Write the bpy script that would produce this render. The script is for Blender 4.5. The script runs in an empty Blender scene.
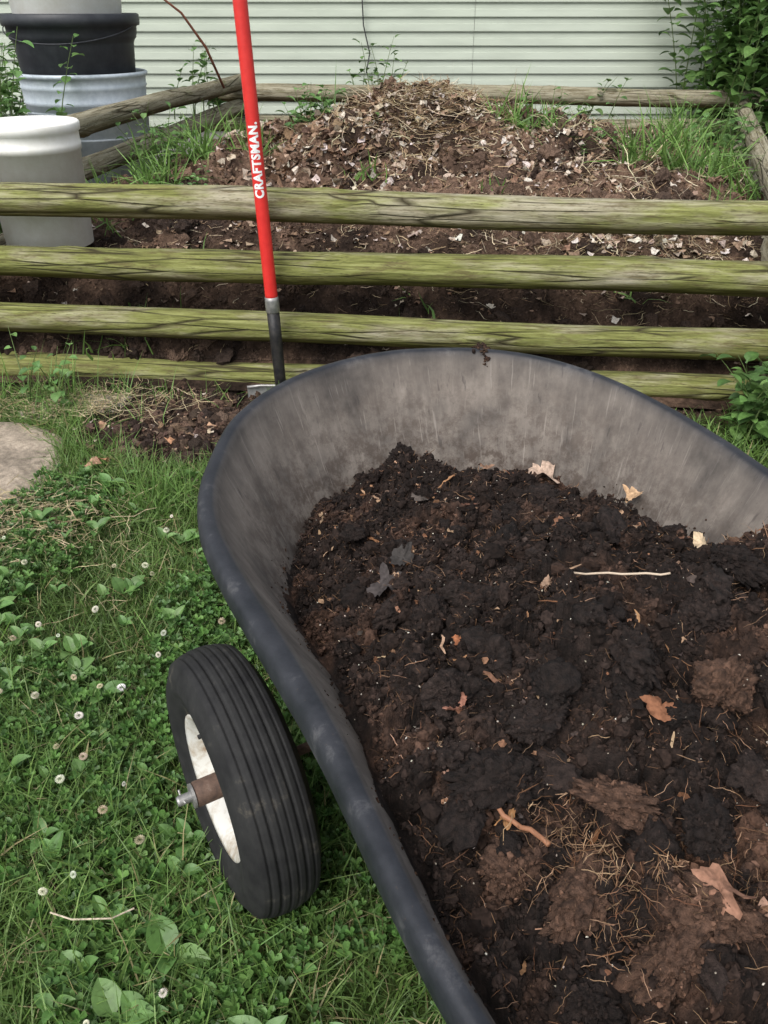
import bpy, math, random
import numpy as np
from mathutils import Vector, Matrix
rng=np.random.default_rng(7); random.seed(7)
sc=bpy.context.scene
# ---------------------------------------------------------------- noise
def hsh(i,j,k,s):
    n=(i*374761393+j*668265263+k*1013904223+s*974634777)&0xffffffff
    n=((n^(n>>13))*1274126177)&0xffffffff
    n=n^(n>>16)
    n=((n&0xffffffff)*668265263)&0xffffffff
    n=n^(n>>15)
    return n/4294967296.0
def vn(x,y,z=0.0,s=0):
    x=np.asarray(x,float);y=np.asarray(y,float);z=np.zeros_like(x)+z
    xi=np.floor(x).astype(np.int64);yi=np.floor(y).astype(np.int64);zi=np.floor(z).astype(np.int64)
    f=[x-xi,y-yi,z-zi];f=[a*a*(3-2*a) for a in f]
    r=0
    for a in (0,1):
        for b in (0,1):
            for c in (0,1):
                w=(f[0] if a else 1-f[0])*(f[1] if b else 1-f[1])*(f[2] if c else 1-f[2])
                r=r+w*hsh(xi+a,yi+b,zi+c,s)
    return r
def fbm(x,y,z=0.0,s=0,o=4):
    r=0;a=1;t=0
    for q in range(o):
        r=r+a*vn(x*2**q,y*2**q,z*2**q if not np.isscalar(z) or z else 0.0,s+q*17);t+=a;a*=.5
    return r/t
def worley(x,y,s=0):
    xi=np.floor(x).astype(np.int64);yi=np.floor(y).astype(np.int64)
    best=np.full(np.shape(x),9.0);idv=np.zeros(np.shape(x))
    for a in (-1,0,1):
        for b in (-1,0,1):
            ci=xi+a;cj=yi+b
            px=ci+hsh(ci,cj,0,s);py=cj+hsh(ci,cj,1,s)
            d=np.hypot(x-px,y-py);m=d<best
            best=np.where(m,d,best);idv=np.where(m,hsh(ci,cj,2,s),idv)
    return best,idv
def sst(a,b,x):
    t=np.clip((x-a)/(b-a),0,1);return t*t*(3-2*t)
# ---------------------------------------------------------------- mesh helpers
def link(o,parent=None):
    sc.collection.objects.link(o)
    if parent: o.parent=parent
    return o
def empty(name):
    o=bpy.data.objects.new(name,None);link(o);return o
def npmesh(name,V,F,mat,col=None,smooth=False,parent=None,extra=None):
    V=np.asarray(V,np.float32);F=np.asarray(F,np.int32)
    me=bpy.data.meshes.new(name)
    me.vertices.add(len(V));me.vertices.foreach_set("co",V.ravel())
    k=F.shape[1]
    me.loops.add(F.size);me.loops.foreach_set("vertex_index",F.ravel())
    me.polygons.add(len(F));me.polygons.foreach_set("loop_start",np.arange(len(F),dtype=np.int32)*k)
    try: me.polygons.foreach_set("loop_total",np.full(len(F),k,np.int32))
    except Exception: pass
    me.polygons.foreach_set("use_smooth",np.full(len(F),smooth,bool))
    me.update(calc_edges=True)
    if col is not None:
        c=np.ones((len(V),4),np.float32);c[:,:3]=col
        a=me.color_attributes.new("col","FLOAT_COLOR","POINT");a.data.foreach_set("color",c.ravel())
    if extra is not None:
        c=np.ones((len(V),4),np.float32);c[:,:3]=extra
        a=me.color_attributes.new("ext","FLOAT_COLOR","POINT");a.data.foreach_set("color",c.ravel())
    me.validate()
    me.materials.append(mat)
    return link(bpy.data.objects.new(name,me),parent)
class Bag:
    def __init__(s): s.V=[];s.F=[];s.C=[];s.n=0
    def add(s,V,F,C):
        V=np.asarray(V);F=np.asarray(F)
        if len(V)==0: return
        C=np.broadcast_to(np.asarray(C,float),V.shape)
        s.V.append(V);s.F.append(F+s.n);s.C.append(C);s.n+=len(V)
    def obj(s,name,mat,smooth=False,parent=None):
        return npmesh(name,np.vstack(s.V),np.vstack(s.F),mat,np.vstack(s.C),smooth,parent)
def inst(T,F,P,R,S,C):
    N=len(P);n=len(T)
    L=T[None]*S[:,None,:]
    V=np.einsum('nij,nkj->nki',R,L)+P[:,None,:]
    FF=(F[None]+(np.arange(N)*n)[:,None,None]).reshape(-1,F.shape[1])
    CC=np.repeat(C,n,axis=0)
    return V.reshape(-1,3),FF,CC
def Rup(N,tilt):
    az=rng.uniform(0,2*np.pi,N);t=rng.uniform(0,1,N)**.7*tilt;sp=rng.uniform(0,2*np.pi,N)
    def Rz(a):
        M=np.zeros((N,3,3));c,s=np.cos(a),np.sin(a);M[:,0,0]=c;M[:,0,1]=-s;M[:,1,0]=s;M[:,1,1]=c;M[:,2,2]=1;return M
    M=np.zeros((N,3,3));c,s=np.cos(t),np.sin(t);M[:,0,0]=c;M[:,0,2]=s;M[:,2,0]=-s;M[:,2,2]=c;M[:,1,1]=1
    return Rz(az)@M@Rz(sp)
def Rrand(N):
    q=rng.normal(size=(N,4));q/=np.linalg.norm(q,axis=1)[:,None];w,x,y,z=q.T
    M=np.empty((N,3,3))
    M[:,0,0]=1-2*(y*y+z*z);M[:,0,1]=2*(x*y-z*w);M[:,0,2]=2*(x*z+y*w)
    M[:,1,0]=2*(x*y+z*w);M[:,1,1]=1-2*(x*x+z*z);M[:,1,2]=2*(y*z-x*w)
    M[:,2,0]=2*(x*z-y*w);M[:,2,1]=2*(y*z+x*w);M[:,2,2]=1-2*(x*x+y*y)
    return M
import bmesh
def ico(sub):
    b=bmesh.new();bmesh.ops.create_icosphere(b,subdivisions=sub,radius=1)
    V=np.array([v.co[:] for v in b.verts]);F=np.array([[v.index for v in f.verts] for f in b.faces]);b.free();return V,F
ICO={k:ico(k) for k in (1,2,3,4,5)}
def palette(N,cols,jit=.15):
    cols=np.array(cols);i=rng.integers(0,len(cols),N);c=cols[i]*rng.uniform(1-jit,1+jit,(N,1));return c*rng.uniform(.95,1.05,(N,3))
def tube(path,rad,seg=10,cap=True):
    P=np.array(path,float);n=len(P);rad=np.broadcast_to(np.array(rad,float),(n,))
    T=np.gradient(P,axis=0);T/=np.linalg.norm(T,axis=1)[:,None]
    ref=np.array([0,0,1.]) if abs(T[0][2])<.9 else np.array([1.,0,0])
    V=[];
    for i in range(n):
        a=np.cross(T[i],ref);a/=np.linalg.norm(a);b=np.cross(T[i],a)
        th=np.arange(seg)/seg*2*np.pi
        V.append(P[i]+rad[i]*(np.cos(th)[:,None]*a+np.sin(th)[:,None]*b))
    V=np.vstack(V);F=[]
    for i in range(n-1):
        for j in range(seg):
            a=i*seg+j;b=i*seg+(j+1)%seg;F+= [[a,b,b+seg],[a,b+seg,a+seg]]
    if cap:
        V=np.vstack([V,P[0],P[-1]]);c0=n*seg;c1=c0+1
        for j in range(seg):
            F.append([c0,(j+1)%seg,j]);F.append([c1,(n-1)*seg+j,(n-1)*seg+(j+1)%seg])
    return V,np.array(F)
def lathe(prof,seg=64):
    V=[];F=[]
    th=np.arange(seg)/seg*2*np.pi
    for r,z in prof: V.append(np.stack([r*np.cos(th),r*np.sin(th),np.full(seg,z)],1))
    for i in range(len(prof)-1):
        for j in range(seg):
            a=i*seg+j;b=i*seg+(j+1)%seg;F.append([a,b,b+seg,a+seg])
    return np.vstack(V),np.array(F)
def gridF(nu,nv,wrap=False):
    i=np.arange(nu-(0 if wrap else 1));j=np.arange(nv-1)
    I,J=np.meshgrid(i,j,indexing='ij');I2=(I+1)%nu
    return np.stack([I*nv+J,I2*nv+J,I2*nv+J+1,I*nv+J+1],-1).reshape(-1,4)
# ---------------------------------------------------------------- materials
def newmat(name,rough=.8,spec=.3,metal=0):
    m=bpy.data.materials.new(name);m.use_nodes=True;nt=m.node_tree;b=nt.nodes["Principled BSDF"]
    b.inputs["Roughness"].default_value=rough;b.inputs["Metallic"].default_value=metal
    b.inputs["Specular IOR Level"].default_value=spec
    return m,nt,b
def N_(nt,t,**k):
    n=nt.nodes.new(t)
    for a,v in k.items():
        if a in n.inputs.keys(): n.inputs[a].default_value=v
        else: setattr(n,a,v)
    return n
def noise(nt,vec,scale,detail=4,rough=.55):
    n=N_(nt,"ShaderNodeTexNoise");n.inputs["Scale"].default_value=scale;n.inputs["Detail"].default_value=detail;n.inputs["Roughness"].default_value=rough
    if vec is not None: nt.links.new(vec,n.inputs["Vector"])
    return n.outputs["Fac"]
def ramp(nt,fac,stops):
    r=N_(nt,"ShaderNodeValToRGB");e=r.color_ramp.elements
    while len(e)<len(stops): e.new(.5)
    for q,(p,c) in zip(e,stops):
        q.position=p;q.color=(*c,1) if len(c)==3 else c
    nt.links.new(fac,r.inputs[0]);return r.outputs[0]
def mixc(nt,fac,a,b,mode='MIX'):
    m=N_(nt,"ShaderNodeMix",data_type='RGBA',blend_type=mode)
    for s,v in ((0,fac),(6,a),(7,b)):
        if isinstance(v,(int,float)): m.inputs[s].default_value=v
        elif isinstance(v,tuple): m.inputs[s].default_value=(*v,1)
        else: nt.links.new(v,m.inputs[s])
    return m.outputs[2]
def bump(nt,b,h,strength=.5,dist=.01):
    n=N_(nt,"ShaderNodeBump");n.inputs["Strength"].default_value=strength;n.inputs["Distance"].default_value=dist
    nt.links.new(h,n.inputs["Height"]);nt.links.new(n.outputs[0],b.inputs["Normal"])
def coord(nt,kind="Object",scale=None):
    t=N_(nt,"ShaderNodeTexCoord");o=t.outputs[kind]
    if scale:
        m=N_(nt,"ShaderNodeMapping");m.inputs["Scale"].default_value=scale;nt.links.new(o,m.inputs[0]);o=m.outputs[0]
    return o
def attr(nt,name):
    return N_(nt,"ShaderNodeAttribute",attribute_name=name).outputs["Color"]
G=lambda v:(v,v,v)
def attrmat(name,rough=.8,spec=.25,sc1=60,lo=.6,hi=1.35,trans=0,bumpd=0,specks=False,det=4):
    m,nt,b=newmat(name,rough,spec);v=coord(nt)
    c=attr(nt,"col")
    if sc1: c=mixc(nt,1.0,c,ramp(nt,noise(nt,v,sc1,det,.65),[(.3,G(lo)),(.7,G(hi))]),'MULTIPLY')
    if specks:
        vo=N_(nt,"ShaderNodeTexVoronoi");vo.inputs["Scale"].default_value=150;nt.links.new(v,vo.inputs["Vector"])
        near=ramp(nt,vo.outputs["Distance"],[(.10,G(1)),(.16,G(0))])
        sel=ramp(nt,vo.outputs["Color"],[(.88,G(0)),(.90,G(1))])
        c=mixc(nt,mixc(nt,1.0,near,sel,'MULTIPLY'),c,(.42,.37,.30))
    nt.links.new(c,b.inputs["Base Color"])
    if bumpd: bump(nt,b,noise(nt,v,sc1*4,3,.75),.9,bumpd)
    if trans:
        t=N_(nt,"ShaderNodeBsdfTranslucent");nt.links.new(c,t.inputs[0])
        mx=N_(nt,"ShaderNodeMixShader");mx.inputs[0].default_value=trans
        nt.links.new(b.outputs[0],mx.inputs[1]);nt.links.new(t.outputs[0],mx.inputs[2])
        nt.links.new(mx.outputs[0],nt.nodes["Material Output"].inputs[0])
    return m
M_grass=attrmat("grass_blades",.5,.35,0,trans=.3)
M_leaf=attrmat("green_leaf",.45,.4,60,.8,1.2,trans=.25,det=1)
M_dry=attrmat("dry_litter",.85,.12,120,.6,1.3,det=2)
M_soil=attrmat("dark_soil",.85,.25,90,.35,1.7,bumpd=.005,specks=True)
M_comp=attrmat("compost_soil_mat",.95,.1,70,.5,1.5,bumpd=.005)
M_crumb=attrmat("soil_crumbs_mat",.9,.18,200,.5,1.5,det=1)
M_attr=attrmat("painted_parts",.6,.3,40,.85,1.12)
# ---------------------------------------------------------------- world & light
w=bpy.data.worlds.new("World");sc.world=w;w.use_nodes=True;nt=w.node_tree
sky=nt.nodes.new("ShaderNodeTexSky");sky.sky_type='NISHITA';sky.sun_disc=False
SE,SR=math.radians(52),math.radians(212)
sky.sun_elevation=SE;sky.sun_rotation=SR;sky.dust_density=3;sky.air_density=1.0
hs=nt.nodes.new("ShaderNodeHueSaturation");hs.inputs["Saturation"].default_value=.3;hs.inputs["Value"].default_value=1.55
nt.links.new(sky.outputs[0],hs.inputs["Color"]);nt.links.new(hs.outputs[0],nt.nodes["Background"].inputs[0])
nt.nodes["Background"].inputs[1].default_value=.15
L=bpy.data.lights.new("sun","SUN");L.energy=2.2;L.angle=math.radians(36);L.color=(1,.97,.93)
lo=link(bpy.data.objects.new("sun",L))
dv=Vector((math.sin(SR)*math.cos(SE),math.cos(SR)*math.cos(SE),math.sin(SE)))
lo.rotation_euler=dv.to_track_quat('Z','Y').to_euler();lo.location=(0,0,6)
# ---------------------------------------------------------------- camera
cam=bpy.data.cameras.new("camera");co=link(bpy.data.objects.new("camera",cam));sc.camera=co
cam.sensor_fit='VERTICAL';cam.sensor_height=36;cam.lens=29.14;cam.clip_end=500;cam.clip_start=.02
co.location=(0,0,1.3);co.rotation_euler=(math.radians(58.5),0,0)
sc.view_settings.view_transform='Standard';sc.view_settings.look='None';sc.view_settings.exposure=0
# ---------------------------------------------------------------- ground
fenceY=lambda x:3.02-.093*x
def dirtmask(x,y):
    n=fbm(x*4,y*4,0,5,3)-.5
    a=1-sst(.75,1.15,np.hypot((x+.72)/.40,(y-2.80)/.42)+n*.7)
    b=1-sst(.0,.14,fenceY(x)-.10-y+n*.12)
    return np.clip(np.maximum(a,b),0,1)
def gh(x,y):
    near=np.exp(-((x/6)**2+(y/6)**2))
    m=dirtmask(x,y)
    return near*(.03*(fbm(x*1.5,y*1.5,0,3,3)-.5))+m*.07*(fbm(x*14,y*14,0,9,4)-.42)
def axisvals(lo,hi,far,step):
    a=np.arange(lo,hi+step,step);g=np.cumsum(step*1.35**np.arange(1,40));g=g[g<far]
    return np.concatenate([lo-g[::-1],a,hi+g])
gx=axisvals(-2.2,2.0,300,.02);gy=axisvals(.0,3.2,300,.02)
X,Y=np.meshgrid(gx,gy,indexing='ij');Z=gh(X,Y)
m=dirtmask(X,Y)[...,None];n1=fbm(X*3,Y*3,0,1,4)[...,None];n2=fbm(X*25,Y*25,0,2,3)[...,None]
far=sst(4,8,np.hypot(X,Y))[...,None]
cg=np.array([.04,.06,.016])*(.6+n1)*(1-far)+far*np.array([.08,.16,.04])*(.6+.8*n1)
cs=np.array([.036,.023,.017])*(.4+1.3*n2)
npmesh("ground",np.stack([X,Y,Z],-1).reshape(-1,3),gridF(len(gx),len(gy)),M_comp,(cg*(1-m)+cs*m).reshape(-1,3),True)
# ---------------------------------------------------------------- house with siding
house=empty("house")
m,nt,b=newmat("vinyl_siding",.55,.3)
v=coord(nt,"Object",(1,1,6))
c=ramp(nt,noise(nt,coord(nt),.9,5),[(.3,(.43,.475,.395)),(.7,(.475,.52,.44))])
nt.links.new(mixc(nt,1.0,c,ramp(nt,noise(nt,v,2.5,5),[(.3,G(.88)),(.7,G(1.03))]),'MULTIPLY'),b.inputs["Base Color"])
bump(nt,b,noise(nt,coord(nt,"Object",(6,6,60)),3,4),.15,.004)
V=[];F=[];z=.38;ex=.104
while z<2.75:
    for xa,xb in ((-7,-2.9),(-2.897,.75),(.753,4.4),(4.403,8)):
        o=len(V)
        pr=[(8.0,z-.004),(7.984,z-.004),(7.982,z+.002),(7.990,z+ex*.5),(7.994,z+ex*.52),(7.9985,z+ex)]
        for yy,zz in pr: V+= [(xa,yy,zz),(xb,yy,zz)]
        for k in range(len(pr)-1): F.append([o+2*k,o+2*k+1,o+2*k+3,o+2*k+2])
    z+=ex
npmesh("siding_wall",np.array(V),np.array(F),m,None,False,house)
def box(bag,c,s,col,R=None):
    V=np.array([[x,y,z] for x in(-.5,.5) for y in(-.5,.5) for z in(-.5,.5)])*np.array(s)
    if R is not None: V=V@np.array(R).T
    F=np.array([[0,1,3],[0,3,2],[4,6,7],[4,7,5],[0,4,5],[0,5,1],[2,3,7],[2,7,6],[0,2,6],[0,6,4],[1,5,7],[1,7,3]])
    bag.add(V+np.array(c),F,col)
B=Bag();box(B,(.5,11.05,.19),(15,6.05,.37),(.3,.29,.27));B.obj("foundation",M_attr,parent=house)
B=Bag();box(B,(.5,11.07,1.5),(14.9,6,2.4),(.5,.5,.48));box(B,(.5,7.85,2.86),(15.6,.5,.05),(.75,.75,.73));box(B,(.5,7.59,2.92),(15.6,.03,.16),(.75,.75,.73));B.obj("eaves",M_attr,parent=house)
V=np.array([(-7.3,7.58,3.0),(8.3,7.58,3.0),(8.3,11.1,4.6),(-7.3,11.1,4.6),(-7.3,14.8,3.0),(8.3,14.8,3.0)])
npmesh("roof",V,np.array([[0,1,2,3],[3,2,5,4]]),M_attr,(.07,.065,.06),False,house)
V,F=tube([(-.18,7.95,2.8),(-.19,7.945,1.6),(-.17,7.94,1.15),(-.12,7.94,.95),(-.15,7.93,.8)],.006,6)
B=Bag();B.add(V,F,(.05,.05,.05));B.obj("cable",M_attr,parent=house)
# ---------------------------------------------------------------- logs / fence
def logmat(name,green,dim=1.0):
    m,nt,b=newmat(name,.88,.15)
    tc=N_(nt,"ShaderNodeTexCoord");oi=N_(nt,"ShaderNodeObjectInfo")
    ad=N_(nt,"ShaderNodeVectorMath",operation='ADD');sv=N_(nt,"ShaderNodeVectorMath",operation='SCALE')
    cb=N_(nt,"ShaderNodeCombineXYZ")
    for k in range(3): nt.links.new(oi.outputs["Random"],cb.inputs[k])
    nt.links.new(cb.outputs[0],sv.inputs[0]);sv.inputs["Scale"].default_value=37
    nt.links.new(tc.outputs["Object"],ad.inputs[0]);nt.links.new(sv.outputs[0],ad.inputs[1])
    def mp(s):
        q=N_(nt,"ShaderNodeMapping");q.inputs["Scale"].default_value=s;nt.links.new(ad.outputs[0],q.inputs[0]);return q.outputs[0]
    D=lambda *c:tuple(q*dim for q in c)
    grain=noise(nt,mp((3,50,50)),1.5,4,.7)
    patch=noise(nt,mp((1.6,7,7)),1.6,4,.65)
    fine=noise(nt,mp((14,110,110)),2,2,.7)
    wood=ramp(nt,grain,[(.30,D(.13,.11,.075)),(.45,D(.30,.27,.185)),(.7,D(.44,.41,.31))])
    alg=ramp(nt,grain,[(.30,D(.075,.076,.022)),(.5,D(.195,.205,.066)),(.72,D(.33,.34,.14))])
    c=mixc(nt,ramp(nt,patch,[(.60-green*.28,G(0)),(.80-green*.28,G(1))]),wood,alg)
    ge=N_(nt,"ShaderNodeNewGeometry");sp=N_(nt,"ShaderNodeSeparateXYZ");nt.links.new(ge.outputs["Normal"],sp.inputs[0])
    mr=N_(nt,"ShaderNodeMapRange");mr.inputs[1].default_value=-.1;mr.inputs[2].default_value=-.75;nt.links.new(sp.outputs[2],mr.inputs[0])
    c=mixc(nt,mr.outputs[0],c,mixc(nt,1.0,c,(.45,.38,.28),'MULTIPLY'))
    dk=ramp(nt,noise(nt,mp((2.6,14,14)),2.5,4,.8),[(.52,G(0)),(.66,G(.75))])
    c=mixc(nt,dk,c,(.10,.078,.038))
    vo=N_(nt,"ShaderNodeTexVoronoi",feature='DISTANCE_TO_EDGE');vo.inputs["Scale"].default_value=1;nt.links.new(mp((1.3,26,26)),vo.inputs["Vector"])
    cr=ramp(nt,vo.outputs["Distance"],[(.0,G(1)),(.05,G(0))])
    gate=ramp(nt,noise(nt,mp((2,6,6)),1.3,1),[(.42,G(0)),(.55,G(1))])
    cr=mixc(nt,1.0,cr,gate,'MULTIPLY')
    c=mixc(nt,cr,c,(.04,.032,.018))
    sp2=ramp(nt,fine,[(.58,G(0)),(.70,G(.65))]);c=mixc(nt,sp2,c,(.05,.045,.022))
    nt.links.new(c,b.inputs["Base Color"])
    h=mixc(nt,.5,mixc(nt,.5,grain,fine),mixc(nt,1.0,(1.,1.,1.),cr,'SUBTRACT'))
    bump(nt,b,h,.9,.01)
    return m
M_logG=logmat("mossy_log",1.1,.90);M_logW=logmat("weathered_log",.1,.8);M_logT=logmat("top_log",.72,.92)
def log(name,a,bp,rad,mat,parent,seed,bow=.01):
    a=Vector(a);bp=Vector(bp);Ln=(bp-a).length;ns=int(Ln/.02);sg=56
    t=np.linspace(0,1,ns);th=np.arange(sg)/sg*2*np.pi
    T,H=np.meshgrid(t,th,indexing='ij')
    cx,cy=np.cos(H),np.sin(H)
    r=rad*(1+.14*(fbm(T*Ln*1.5+seed*9,cx*1.2+5,cy*1.2,seed,3)-.5)*2+.06*(fbm(T*Ln*9+seed,cx*4+5,cy*4,seed+5,3)-.5)+.05*(fbm(T*Ln*2+seed,cx*14+5,cy*14,seed+7,2)-.5))
    for q in range(int(Ln*1.8)):
        kt=hsh(q,seed,1,3);kh=hsh(q,seed,2,3)*6.28
        dd=((T-kt)*Ln/.035)**2+(np.angle(np.exp(1j*(H-kh)))*rad/.028)**2
        r=r+.010*np.exp(-dd)-.008*np.exp(-dd*6)
    edge=np.minimum(T,1-T)*Ln;r=r*np.where(edge<.012,.93,1)
    wob=bow*np.sin(T*np.pi*(1+hsh(seed,1,1,1)))*(1 if seed%2 else -1)+.008*(fbm(T*Ln*1.1,T*0,0,seed+90,2)-.5)*2
    V=np.stack([T*Ln,r*cx,r*cy+wob],-1).reshape(-1,3)
    F=gridF(ns,sg).tolist()
    for i in range(ns-1): F.append([i*sg+sg-1,(i+1)*sg+sg-1,(i+1)*sg,i*sg])
    V=V.tolist();c0=len(V);V.append([0,0,float(wob[0,0])]);V.append([Ln,0,float(wob[-1,0])])
    me=bpy.data.meshes.new(name)
    FF=[tuple(f) for f in F]+[(c0,j,(j+1)%sg) for j in range(sg)]+[(c0+1,(ns-1)*sg+(j+1)%sg,(ns-1)*sg+j) for j in range(sg)]
    me.from_pydata(V,[],FF);me.polygons.foreach_set("use_smooth",[len(f)==4 for f in FF]);me.materials.append(mat)
    me.update()
    o=link(bpy.data.objects.new(name,me),parent)
    d=(bp-a).normalized();o.matrix_basis=Matrix.Translation(a)@d.to_track_quat('X','Z').to_matrix().to_4x4()
    return o
bin_=empty("log_compost_bin")
hs_=[.058,.246,.474,.691]
for i,h in enumerate(hs_):
    xl=-2.05+.05*i;xr=1.95-.07*i
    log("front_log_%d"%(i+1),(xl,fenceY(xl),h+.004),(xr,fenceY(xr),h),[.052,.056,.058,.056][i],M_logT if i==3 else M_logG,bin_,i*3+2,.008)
for i,h in enumerate([.16,.36,.56,.745]):
    log("side_log_%d"%(i+1),(-1.82,2.95,h),(-1.06,7.35,h+.06),.054,M_logW,bin_,20+i,.012)
for i,h in enumerate([.16,.36,.58]):
    log("side_log_%d"%(i+5),(1.40,2.70,h),(2.83,7.35,h+.04),.058,M_logW,bin_,30+i,.012)
for i,h in enumerate([.07,.27,.49,.70]):
    log("back_log_%d"%(i+1),(-1.35,7.1,h+.02),(2.95,7.05,h-.02),.062,M_logW,bin_,40+i,.012)
# ---------------------------------------------------------------- compost pile in bin
def leftX(y): return -1.76+(y-3.15)*.1646
def rightX(y): return 1.46+(y-2.9)*.307
def hp(x,y):
    d=y-fenceY(x)
    b=np.interp(d,[-.15,-.05,.05,.12,.25,.5,.9,1.5,3.2,4.2],[.0,.04,.14,.21,.33,.44,.52,.54,.50,.40])
    def g(cx,cy,sx,sy,a): return a*np.exp(-((x-cx)/sx)**2-((y-cy)/sy)**2)
    b=b+g(.12,5.35,.42,.6,.20)+g(-.40,5.2,.40,.5,.15)+g(.62,5.3,.55,.6,.18)+g(1.2,5.6,.5,.6,.05)+g(.05,5.0,.35,.2,.04)+g(.45,5.0,.2,.15,.04)
    side=np.minimum(x-leftX(y),rightX(y)-x);b=b*(.75+.25*sst(0,.5,side))
    w1,_=worley(x*5+fbm(x*5,y*5,0,3,2)*1.6,y*5,4)
    k=sst(-.1,.25,d);far=sst(.8,1.6,d)
    return b+k*((.10+.10*far)*(fbm(x*3.5,y*3.5,0,11,3)-.5)+.05*(.55-w1)+(.05+.08*far)*(fbm(x*12,y*12,0,13,3)-.5)+.04*(fbm(x*34,y*34,0,12,4)-.5))
nu,nv=620,720
U=np.linspace(0,1,nu);Vv=np.concatenate([np.linspace(0,.35,int(nv*.5),endpoint=False),np.linspace(.35,1,nv-int(nv*.5))])
U,Vv=np.meshgrid(U,Vv,indexing='ij')
Yp=2.93+Vv*4.15;Xp=leftX(Yp)+.03+U*(rightX(Yp)-leftX(Yp)-.06);Yp=Yp+(1-Vv)*(fenceY(Xp)-3.02)
Zp=hp(Xp,Yp)
def pcol(x,y):
    n=fbm(x*5,y*5,0,31,4)[...,None];n2=fbm(x*30,y*30,0,33,3)[...,None]
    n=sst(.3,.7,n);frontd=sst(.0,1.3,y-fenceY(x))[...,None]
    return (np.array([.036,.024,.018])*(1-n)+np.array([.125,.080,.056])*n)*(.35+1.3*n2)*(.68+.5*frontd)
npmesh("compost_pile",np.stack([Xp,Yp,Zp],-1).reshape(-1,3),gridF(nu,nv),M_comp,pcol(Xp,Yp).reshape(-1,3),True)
def chip_T(k):
    r=np.random.default_rng(k);a=np.arange(7)/7*2*np.pi+r.uniform(-.3,.3,7);R=r.uniform(.45,1,7)
    T=[(0,0,.12)]+[(R[i]*math.cos(a[i]),R[i]*math.sin(a[i])*.7,r.uniform(-.35,.35)) for i in range(7)]
    return np.array(T),np.array([(0,i+1,(i+1)%7+1) for i in range(7)])
def fiber_T(k):
    r=np.random.default_rng(k);n=6;P=np.cumsum(r.uniform(.5,1,(n,1))*np.array([[1,0,0]])+r.normal(0,.28,(n,3))*[0,1,.5],0);P-=P.mean(0);P/=np.abs(P).max()*2
    V=[];
    for i,p in enumerate(P):
        w=.5 if 0<i<n-1 else .2
        V+=[(p[0],p[1],p[2],w),(p[0],p[1],p[2],-w)]
    V=np.array(V);F=[]
    for i in range(n-1): F+=[(2*i,2*i+1,2*i+3),(2*i,2*i+3,2*i+2)]
    return V,np.array(F)
def add_fibers(bag,P,L,W,C,tilt):
    K=5;idx=np.arange(len(P))%K
    for k in range(K):
        q=idx==k;n=q.sum()
        if n==0: continue
        T4,F=fiber_T(k);R=Rup(n,tilt);S=np.repeat(L[q][:,None],3,1)
        T=T4[:,:3]
        Lc=T[None]*S[:,None,:];Lc[:,:,1]+=T4[None,:,3]*W[q][:,None];Lc[:,:,2]+=T4[None,:,3]*W[q][:,None]*.5
        V=np.einsum('nij,nkj->nki',R,Lc)+P[q][:,None,:]
        FF=(F[None]+(np.arange(n)*len(T))[:,None,None]).reshape(-1,3)
        bag.add(V.reshape(-1,3),FF,np.repeat(C[q],len(T),0))
def add_chips(bag,P,S,C,tilt):
    K=6;idx=np.arange(len(P))%K
    for k in range(K):
        q=idx==k
        if q.sum()==0: continue
        T,F=chip_T(k+10);bag.add(*inst(T,F,P[q],Rup(q.sum(),tilt),np.repeat(S[q][:,None],3,1),C[q]))
def add_crumbs(bag,P,S,C,sub=1):
    K=6;idx=np.arange(len(P))%K
    for k in range(K):
        q=idx==k
        if q.sum()==0: continue
        T,F=ICO[sub]
        r=np.random.default_rng(k+50)
        rad=1+1.5*(fbm(T[:,0]*1.4+9*k+9,T[:,1]*1.4+9,T[:,2]*1.4+13,k,4)-.5)
        if sub>=2: rad=rad+.7*(fbm(T[:,0]*4+9*k+9,T[:,1]*4+9,T[:,2]*4+13,k+5,2)-.5)
        else: rad=rad*r.uniform(.6,1.3,len(T))
        if sub>=3: rad=rad+.5*(fbm(T[:,0]*10+9*k+9,T[:,1]*10+9,T[:,2]*10+13,k+6,2)-.5)
        Tk=T*rad[:,None]
        sc3=S[q][:,None]*rng.uniform(.5,1.3,(q.sum(),3))
        bag.add(*inst(Tk,F,P[q],Rrand(q.sum()),sc3,C[q]))
def pile_pts(N,ylo=2.95,yhi=7.0):
    y=rng.uniform(ylo,yhi,N);x=leftX(y)+.05+rng.uniform(0,1,N)*(rightX(y)-leftX(y)-.1);y=np.maximum(y,fenceY(x)+.02)
    return x,y
jit=lambda n,a=.35:rng.uniform(1-a,1+a,(n,1))
B=Bag()
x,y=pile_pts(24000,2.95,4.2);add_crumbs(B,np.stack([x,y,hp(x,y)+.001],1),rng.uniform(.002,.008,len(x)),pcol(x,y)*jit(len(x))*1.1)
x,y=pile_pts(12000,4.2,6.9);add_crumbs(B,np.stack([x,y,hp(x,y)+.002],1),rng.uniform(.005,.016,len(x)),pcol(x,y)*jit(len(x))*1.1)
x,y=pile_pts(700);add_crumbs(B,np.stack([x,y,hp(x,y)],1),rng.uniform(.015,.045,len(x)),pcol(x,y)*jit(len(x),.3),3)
B.obj("compost_crumbs",M_crumb)
B=Bag()
def litter(N,cx,cy,sx,sy,smin,smax,cols,tilt=.7):
    x=rng.normal(cx,sx,N);y=rng.normal(cy,sy,N);k=(y>fenceY(x)+.05)&(y<7)&(x>leftX(y)+.1)&(x<rightX(y)-.1);x,y=x[k],y[k]
    add_chips(B,np.stack([x,y,hp(x,y)+.008],1),rng.uniform(smin,smax,len(x)),palette(len(x),cols,.25),tilt)
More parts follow.
